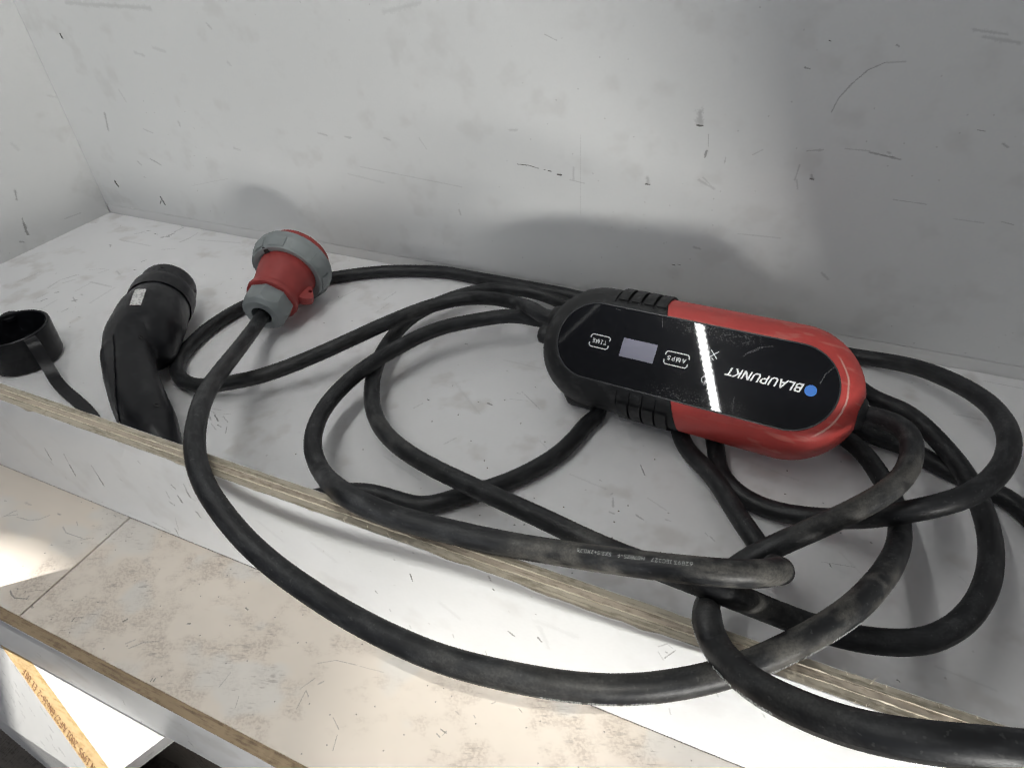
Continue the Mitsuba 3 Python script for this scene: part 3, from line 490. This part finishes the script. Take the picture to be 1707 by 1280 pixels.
# --- control box
def stadium(L, W, z, n=40):
    r = W / 2; c = L / 2 - r
    a = np.linspace(-np.pi / 2, np.pi / 2, n)
    x = np.r_[c + r * np.cos(a), -c - r * np.cos(a)]
    y = np.r_[r * np.sin(a), -r * np.sin(a)]
    return np.stack([x, y, np.full_like(x, z)], 1)
def hull(*rings):
    return m3.Manifold.hull_points(np.vstack(rings))
BL, BW, GL, GW = 0.2705, 0.1085, 0.2303, 0.0669
BX = -0.0025                                                    # the casing's centre along its length
PROFILE = [(-0.0450, 0.0100), (-0.0435, 0.0070), (-0.0390, 0.0025), (-0.032, 0.0004), (-0.026, 0.0), (-0.018, 0.0014), (-0.0105, 0.0050), (-0.0062, 0.0088), (-0.0036, 0.0122), (-0.0016, 0.0158), (0.0000, 0.0196)]
def casing(grow=0.0):
    rings = []
    for z, ins in PROFILE:
        s = stadium(BL - 2 * ins + 2 * grow, BW - 2 * ins + 2 * grow, z - (grow if z < -0.03 else 0) + (grow * 0.25 if z > -0.03 else 0))
        s[:, 0] += BX
        rings.append(s)
    return hull(*rings)
body = casing()
pocket = hull(stadium(GL + 0.0012, GW + 0.0012, 0.01), stadium(GL + 0.0012, GW + 0.0012, -0.0025))
body = body - pocket
sn = np.array([1.0, 0.335, 0.0]); sn /= np.linalg.norm(sn)
off = (np.array([-0.0135, 0, 0]) @ sn)
red_part, black_part = body.split_by_plane(sn.tolist(), float(off + 0.0002))
black_part = body.split_by_plane(sn.tolist(), float(off - 0.0002))[1]
big = casing(0.0023)
def inbox(man): return place(to_tm(man), CP, CMAT)
def slab(x0, x1, y0, y1, z0, z1):
    return m3.Manifold.cube([x1 - x0, y1 - y0, z1 - z0]).translate([x0, y0, z0])
skew = lambda man, ang: man.rotate([0, 0, ang])
ribs, grooves = [], []
for k in range(4):
    xa = -0.0735 + k * 0.0114
    ribs.append((big ^ slab(xa + 0.0026, xa + 0.0110, 0.0405, 0.08, -0.044, 0.002)) - slab(-1, 1, -0.1, 0.0405, -1, 1))
    grooves.append(slab(xa - 0.0002, xa + 0.0024, 0.0372, 0.08, -0.05, 0.01))
    xb = -0.0485 + k * 0.0114
    grooves.append(slab(xb - 0.0002, xb + 0.0010, -0.08, -0.0360, -0.05, 0.01))
    ribs.append(big ^ slab(xb + 0.0012, xb + 0.0108, -0.08, -0.0465, -0.044, -0.004))
for g in grooves:
    black_part = black_part - (g - casing(-0.0014))
cover_trim = big  # same outline as the ribs
put('charger__control_box', inbox(black_part), 'casing_black', label='control box resting on the coiled cable, black at its left end and red at its right', smooth=32)
put('charger__control_box__red_cover', inbox(red_part), 'casing_red', label='scuffed red half of the casing', smooth=32)
for r_ in ribs:
    put('charger__control_box__grip_rib', inbox(r_), 'casing_black', smooth=25)
glass = hull(stadium(GL - 0.0012, GW - 0.0012, -0.0022), stadium(GL - 0.0012, GW - 0.0012, -0.0004), stadium(GL - 0.0018, GW - 0.0018, -0.0001))
put('charger__control_box__display_panel', inbox(glass), 'gloss_black', label='glossy black panel with white and blue print')
ring_ = hull(stadium(GL + 0.0008, GW + 0.0008, -0.0020), stadium(GL + 0.0008, GW + 0.0008, 0.0002)) - hull(stadium(GL - 0.0011, GW - 0.0011, -0.01), stadium(GL - 0.0011, GW - 0.0011, 0.01))
put('charger__control_box__gasket', inbox(ring_), 'gasket')

def printed(mesh, x, y, z=-0.0001, turn=True, sx=1.0):
    """flat print on the panel; the panel is read from the other side, so it stands upside down here"""
    v = np.asarray(mesh.vertices).copy(); v[:, 0] *= sx
    if turn: v[:, :2] = -v[:, :2]
    v += (x, y, z)
    return trimesh.Trimesh(v @ CMAT.T + CP, mesh.faces, process=False)
def text(t, h, w=None, bold=False, slant=0.0, depth=0.00012):
    m = meshkit.text_mesh(t, h, depth, bold=bold)
    v = np.asarray(m.vertices).copy()
    v[:, 0] -= v[:, 0].min()
    if w: v[:, 0] *= w / v[:, 0].max()
    v[:, 0] += slant * v[:, 1]
    return trimesh.Trimesh(v, m.faces, process=False)
def spaced(t, h, w):
    parts, x = [], 0.0
    for ch in t:
        m = meshkit.text_mesh(ch, h, 0.00012, bold=True); v = np.asarray(m.vertices).copy(); v[:, 0] *= 0.86
        v[:, 0] += x - v[:, 0].min(); x = v[:, 0].max() + h * 0.34
        parts.append(trimesh.Trimesh(v, m.faces, process=False))
    m = trimesh.util.concatenate(parts); v = np.asarray(m.vertices).copy(); v[:, 0] *= w / v[:, 0].max()
    return trimesh.Trimesh(v, m.faces, process=False)
import shapely
from shapely import affinity
from shapely.geometry import box as sbox, Point, LineString
def flat(shape, depth=0.00012):
    return trimesh.util.concatenate([trimesh.creation.extrude_polygon(g, depth, engine='earcut') for g in getattr(shape, 'geoms', [shape])])
def bracket(w, h, gap):
    o = sbox(-w / 2, -h / 2, w / 2, h / 2).buffer(-0.0028).buffer(0.0028, quad_segs=8)
    o = o.difference(o.buffer(-0.00085))
    return o.difference(sbox(-1, -gap / 2, 1, gap / 2))
PR = 'charger__control_box__'
put(PR + 'brand_lettering', printed(text('BLAUPUNKT', 0.0066, 0.0562, True, 0.28), 0.0905, 0.0036), 'white_print', label='white slanted lettering beside the blue dot')
put(PR + 'blue_dot', printed(flat(Point(0, 0).buffer(0.0043, quad_segs=16)), 0.0957, 0.0), 'blue_print', label='blue dot at the end of the lettering')
put(PR + 'time_key', trimesh.util.concatenate([printed(flat(bracket(0.0185, 0.0118, 0.0038)), -0.0757, 0.0), printed(spaced('TIME', 0.0036, 0.0130), -0.0757 + 0.0065, 0.0018)]), 'white_print', label='white TIME key in a broken frame')
put(PR + 'amps_key', trimesh.util.concatenate([printed(flat(bracket(0.0205, 0.0118, 0.0038)), -0.0071, 0.0), printed(spaced('AMPS', 0.0036, 0.0156), -0.0071 + 0.0078, 0.0018)]), 'white_print', label='white AMPS key in a broken frame')
put(PR + 'screen', printed(flat(sbox(-0.0151, -0.0081, 0.0151, 0.0081), 0.0001), -0.0404, 0.0), 'screen_grey', label='small grey screen between the two keys')
cr = shapely.union_all([LineString([(-.003, -.003), (.003, .003)]).buffer(.0003), LineString([(-.003, .003), (.003, -.003)]).buffer(.0003), LineString([(-.0008, .0045), (.0008, .0035)]).buffer(.0003)])
put(PR + 'fault_symbol', printed(flat(cr), 0.0206, 0.0108), 'white_print')
pw = shapely.union_all([Point(0, 0).buffer(.0032).difference(Point(0, 0).buffer(.0026)).difference(sbox(-.001, 0, .001, .01)), LineString([(0, .001), (0, .0042)]).buffer(.0003)])
put(PR + 'power_symbol', printed(flat(pw), 0.0196, -0.0106), 'white_print')
# cable glands at both ends
def gland(x, sgn, y):
    prof = [(0.0088, 0.0), (0.0128, 0.0), (0.0130, 0.002), (0.0122, 0.006), (0.0095, 0.0085), (0.0078, 0.0085), (0.0075, 0.004)]
    return place(place(lathe(prof, 40), (x, y, -0.028), frame_from((sgn, 0, 0))), CP, CMAT)
put(PR + 'gland', gland(-0.1305, -1, 0.016), 'casing_black', smooth=40)
put(PR + 'gland', gland(0.1265, 1, -0.004), 'casing_black', smooth=40)
# the round strain-relief button seen beside the left end
put(PR + 'side_button', place(place(lathe([(0.0001, 0.006), (0.005, 0.0055), (0.0085, 0.003), (0.0092, 0.0), (0.0092, -0.004)], 32), (-0.1385, -0.0015, -0.020), frame_from((-1, 0, 0.25))), CP, CMAT), 'casing_black', smooth=60)

# --- print on the cables
def near(Q, x, y, z):
    return int(np.argmin(np.linalg.norm(Q - np.array([x, y, z]), axis=1)))
def cable_text(t, Q, S, xyz, h, ang, flip, key, back=0.0):
    put(key, print_on_cable(t, Q, S, S[near(Q, *xyz)] + back, h, ang, CR, flip), 'cable_print')
T1 = '62893 IEC127    H07BZ5-F    5X2.5+2X0.75'
cable_text(T1, QC, SC, (0.988, 0.031, 0.1065), 0.0021, 0.10, True, 'charger__charging_cable__lettering')
cable_text(T1, QC, SC, (1.038, -0.035, 0.126), 0.0021, 1.62, True, 'charger__charging_cable__lettering')
cable_text('H07BZ5-F   EN 50620   5X2.5+2X0.75', QS, SS, (0.985, -0.030, 0.082), 0.0021, 1.50, True, 'charger__supply_cable__lettering')
cable_text(T1, QS, SS, (1.068, 0.040, 0.095), 0.0020, 1.45, True, 'charger__supply_cable__lettering')


# --- red five pin plug lying on the shelf
RC, NE = np.array([0.4741, 0.3100, 0.0462]), np.array([0.4890, 0.2354, 0.0300])
ax = (RC - NE) / np.linalg.norm(RC - NE)
PM = frame_from(ax, (0, 0, 1))
AL = np.linalg.norm(RC - NE)                                       # nut face at 0, ring centre at AL along the axis
pl = lambda m: place(m, NE, PM)
nut = hull(*[np.stack([0.0235 * np.cos(a), 0.0235 * np.sin(a), a * 0 + 0.004], 1) for a in [np.linspace(0, 2 * np.pi, 48, endpoint=False)]],
           *[np.stack([0.0195 * np.cos(a), 0.0195 * np.sin(a), a * 0], 1) for a in [np.linspace(0, 2 * np.pi, 48, endpoint=False)]],
           *[np.stack([0.0258 * np.cos(a), 0.0258 * np.sin(a), a * 0 + z], 1) for a in [np.arange(8) * np.pi / 4 + 0.2] for z in (0.008, 0.026)])
nut = nut - m3.Manifold.cylinder(0.030, 0.0115, 0.0105, 40).translate([0, 0, -0.001])
K = 'charger__supply_plug'
prof = [(0.0001, 0.024), (0.0262, 0.024), (0.0285, 0.0252), (0.0292, 0.029), (0.0278, 0.0325), (0.0268, 0.034), (0.0285, 0.045), (0.0318, 0.060), (0.0325, AL - 0.012), (0.033, AL + 0.004)]
put(K, pl(lathe(prof, 64)), 'plug_red', label='red five pin plug with grey locking ring, lying near the back wall', smooth=35)
put(K + '__cable_nut', pl(to_tm(nut)), 'plug_grey', label='grey cable nut with flats', smooth=14)
RR = 0.0455
ring_prof = [(0.0330, AL - 0.0085), (0.0385, AL - 0.0105), (0.0398, AL - 0.0103), (0.0408, AL - 0.0092), (0.0446, AL + 0.0010), (RR + 0.0004, AL + 0.0040), (RR, AL + 0.0095), (0.0442, AL + 0.0130), (0.040, AL + 0.0140), (0.0335, AL + 0.0135)]
ring_m = lathe(ring_prof, 96)
put(K + '__locking_ring', pl(ring_m), 'plug_grey', label='grey locking ring round the plug', smooth=35)
for k in range(10):
    a0 = k * 2 * np.pi / 10 + 0.1
    aa = np.linspace(a0, a0 + 2 * np.pi / 10 * 0.72, 10)
    ri, ro = RR - 0.002, RR + 0.0011
    V = np.concatenate([np.stack([r * np.cos(aa), r * np.sin(aa), aa * 0 + z], 1) for r, z in ((0.0402, AL - 0.0066), (0.0424, AL - 0.0086), (0.0465, AL + 0.0020), (0.0440, AL + 0.0036))])
    i = np.arange(40).reshape(4, 10)
    qd = np.concatenate([np.stack([i[j, :-1], i[j, 1:], i[(j + 1) % 4, 1:], i[(j + 1) % 4, :-1]], -1) for j in range(4)])
    f = np.vstack([qd[:, [0, 1, 2]], qd[:, [0, 2, 3]], [[i[0, 0], i[1, 0], i[2, 0]], [i[0, 0], i[2, 0], i[3, 0]], [i[0, 9], i[2, 9], i[1, 9]], [i[0, 9], i[3, 9], i[2, 9]]]])
    put(K + '__ring_pad', pl(trimesh.Trimesh(V, f, process=False)), 'plug_grey', smooth=30)
shroud = [(0.0285, AL + 0.013), (0.0355, AL + 0.013), (0.0372, AL + 0.0145), (0.0372, AL + 0.0235), (0.0362, AL + 0.0255), (0.0330, AL + 0.0255), (0.0318, AL + 0.024), (0.0312, AL + 0.006), (0.0001, AL + 0.006)]
put(K + '__shroud', pl(lathe(shroud, 72)), 'plug_red', label='red rim in front of the locking ring', smooth=35)
for k in range(5):
    a = k * 2 * np.pi / 5
    c = trimesh.creation.cylinder(0.003, 0.016, sections=16); c.apply_translation((0.02 * math.cos(a), 0.02 * math.sin(a), AL + 0.012))
    put(K + '__pin', pl(c), 'dark_hole', smooth=30)
# notch in the ring and the latch on the body's lower right side
put(K + '__notch', pl(place(box(-0.003, 0.003, -0.0045, 0.0045, -0.0006, 0.0006), (0.0358 * math.cos(1.2), 0.0358 * math.sin(1.2), AL - 0.0097), np.eye(3))), 'dark_hole')
tab = hull(np.array([[x, y, z] for x in (0.022, 0.0405) for y in (-0.0045, 0.0045) for z in (0.0395, 0.0455)]), np.array([[x, y, z] for x in (0.022, 0.034) for y in (-0.0055, 0.0055) for z in (0.036, 0.056)]))
tm = to_tm(tab - m3.Manifold.cylinder(0.03, 0.0022, 0.0022, 16).rotate([90, 0, 0]).translate([0.035, 0.015, 0.049]))
ca, sa = math.cos(3.45), math.sin(3.45)
put(K + '__latch', pl(place(tm, (0, 0, 0), np.array([[ca, -sa, 0], [sa, ca, 0], [0, 0, 1.0]]))), 'plug_red', label='small red latch on the side of the plug', smooth=30)

# --- black vehicle connector, its handle tucked down behind the front board
def chain(nodes, seg=24):
    parts = []
    sph = lambda c, r: m3.Manifold.sphere(r, seg).translate(list(c))
    for (c0, r0), (c1, r1) in zip(nodes[:-1], nodes[1:]):
        parts.append(m3.Manifold.batch_hull([sph(c0, r0), sph(c1, r1)]))
    return parts
rim = np.array([0.3440, 0.2440, 0.0335])
NOSE = [((0.3690, 0.2080, 0.0345), 0.0315), ((0.3850, 0.1840, 0.0355), 0.0345), ((0.4050, 0.1600, 0.0350), 0.0330), ((0.4190, 0.1460, 0.0310), 0.0270)]
HAND = [((0.3830, 0.1800, 0.0400), 0.0300), ((0.4040, 0.1430, 0.0410), 0.0270), ((0.4240, 0.1190, 0.0390), 0.0235), ((0.4520, 0.0970, 0.0360), 0.0225), ((0.4820, 0.0775, 0.0320), 0.0228), ((0.5110, 0.0605, 0.0270), 0.0228), ((0.5330, 0.0485, 0.0235), 0.0190), ((0.5520, 0.0405, 0.0205), 0.0130)]
cb = m3.Manifold.batch_boolean(chain(NOSE) + chain(HAND), m3.OpType.Add).refine_to_length(0.0035)
cb = to_tm(cb); cb.merge_vertices(); trimesh.smoothing.filter_taubin(cb, lamb=0.6, nu=0.53, iterations=45)
K = 'charger__connector'
put(K, cb, 'black_plastic', label='black car connector with pistol grip, leaning down behind the front board', smooth=True)
nax = rim - np.array([0.3850, 0.1840, 0.0350]); nlen = np.linalg.norm(nax)
NM = frame_from(nax)
nose = [(0.0292, -0.042), (0.0300, -0.030), (0.0303, -0.004), (0.0297, -0.0012), (0.0288, 0.0), (0.0270, 0.0), (0.0262, -0.001), (0.0258, -0.030), (0.0001, -0.030)]
nm_ = lathe(nose, 72)
put(K + '__nose', place(nm_, rim, NM), 'black_plastic', smooth=35)
put(K + '__collar', place(lathe([(0.0300, -0.024), (0.0325, -0.0245), (0.0338, -0.027), (0.0342, -0.034), (0.0335, -0.05)], 72), rim, NM), 'black_plastic', smooth=35)
# two screw holes in the nose
for aa in (1.75, 3.3):
    h = trimesh.creation.cylinder(0.0021, 0.0012, sections=24)
    rd = np.array([math.cos(aa), math.sin(aa), 0.0])
    put(K + '__screw_hole', place(place(h, rd * 0.0302 + np.array([0, 0, -0.010]), frame_from(rd, (0, 0, 1))), rim, NM), 'dark_hole', smooth=30)
from scipy.spatial import cKDTree
cb.fix_normals()
tree = cKDTree(cb.vertices)
def on_skin(P, lift):
    d, i = tree.query(P, k=8)
    w = 1 / (d + 1e-4) ** 2; w /= w.sum(1)[:, None]
    n = (np.asarray(cb.vertex_normals)[i] * w[..., None]).sum(1); n /= np.linalg.norm(n, axis=1)[:, None]
    c = (np.asarray(cb.vertices)[i] * w[..., None]).sum(1)
    return P + n * (((c - P) * n).sum(1) + lift)[:, None]
def decal(c00, c10, c11, c01, lift, nu=10, nv=18):
    c00, c10, c11, c01 = map(np.array, (c00, c10, c11, c01))
    f = lambda u, v: on_skin(c00 * ((1 - u) * (1 - v))[:, None] + c10 * (u * (1 - v))[:, None] + c11 * (u * v)[:, None] + c01 * ((1 - u) * v)[:, None], lift)
    return grid(0, 1, 0, 1, nu, nv, f)
ST4 = [(0.3779, 0.1836, 0.0693), (0.3886, 0.1883, 0.0695), (0.4075, 0.1636, 0.0679), (0.3974, 0.1586, 0.0687)]
put(K + '__sticker', decal(*ST4, 0.0006), 'sticker_white', label='small white sticker on the connector', smooth=True)
inl = m3.Manifold.batch_boolean(chain([(c, r + 0.0007) for c, r in HAND[2:7]]), m3.OpType.Add).refine_to_length(0.003)
inl = inl.trim_by_plane([-0.66, -0.745, 0.106], float(np.dot([-0.66, -0.745, 0.106], (0.4520, 0.0970, 0.0360)) + 0.0085))
inl = to_tm(inl); inl.merge_vertices(); trimesh.smoothing.filter_taubin(inl, lamb=0.5, nu=0.53, iterations=6)
put(K + '__grip_inlay', inl, 'black_plastic', smooth=50)
for sx in [[0.5215, 0.0682, 0.0457], [0.4359, 0.1328, 0.0553]]:
    c0 = on_skin(np.array([sx]), 0.0)[0]
    nv_ = np.asarray(cb.vertex_normals)[tree.query(c0)[1]]
    cy = trimesh.creation.annulus(0.0014, 0.0030, 0.0010, sections=20)
    put(K + '__screw', place(cy, c0, frame_from(nv_, (0.3, 0.1, 1))), 'dark_hole', smooth=30)


# --- protective cap standing open on the shelf, with its strap
K = 'charger__dust_cap'
cup = [(0.0001, 0.0003), (0.0310, 0.0003), (0.0335, 0.0018), (0.0348, 0.005), (0.0368, 0.038), (0.0366, 0.0408), (0.0354, 0.0418), (0.0336, 0.0410), (0.0331, 0.038), (0.0315, 0.006), (0.0001, 0.005)]
put(K, place(lathe(cup, 72), (0.2600, 0.1090, 0.0), np.eye(3)), 'black_plastic', label='round black protective cap standing open at the left edge', smooth=35)
put(K + '__tab', place(to_tm(hull(stadium(0.020, 0.015, 0.035), stadium(0.020, 0.015, 0.0385))), (0.2270, 0.1275, 0.0), np.array([[0.84, 0.54, 0], [-0.54, 0.84, 0], [0, 0, 1.0]])), 'black_plastic', smooth=30)
st_c = np.array([(0.2985, 0.1030, 0.0395), (0.3050, 0.1010, 0.0385), (0.3130, 0.0980, 0.0300), (0.3220, 0.0940, 0.0180), (0.3330, 0.0890, 0.0095), (0.3480, 0.0835, 0.0055), (0.3790, 0.0754, 0.0032), (0.4127, 0.0652, 0.0028), (0.4500, 0.0500, 0.0050), (0.5000, 0.0340, 0.012), (0.5400, 0.0300, 0.018), (0.5600, 0.0360, 0.0285)])
Qs, Ss = spline(st_c, 0.003)
tt = np.gradient(Qs, axis=0); tt /= np.linalg.norm(tt, axis=1)[:, None]
w_ = np.cross(tt, [0, 0, 1.0]); w_ /= np.linalg.norm(w_, axis=1)[:, None]
n_ = np.cross(w_, tt)
hw, ht = 0.0058, 0.0015
V = np.concatenate([Qs + w_ * a * hw + n_ * b * ht for a, b in ((-1, -1), (1, -1), (1, 1), (-1, 1))])
i = np.arange(len(V)).reshape(4, -1)
qd = np.concatenate([np.stack([i[j, :-1], i[j, 1:], i[(j + 1) % 4, 1:], i[(j + 1) % 4, :-1]], -1) for j in range(4)])
put(K + '__strap', (V, qd), 'black_plastic', label='flat black strap running down behind the front board', smooth=30)
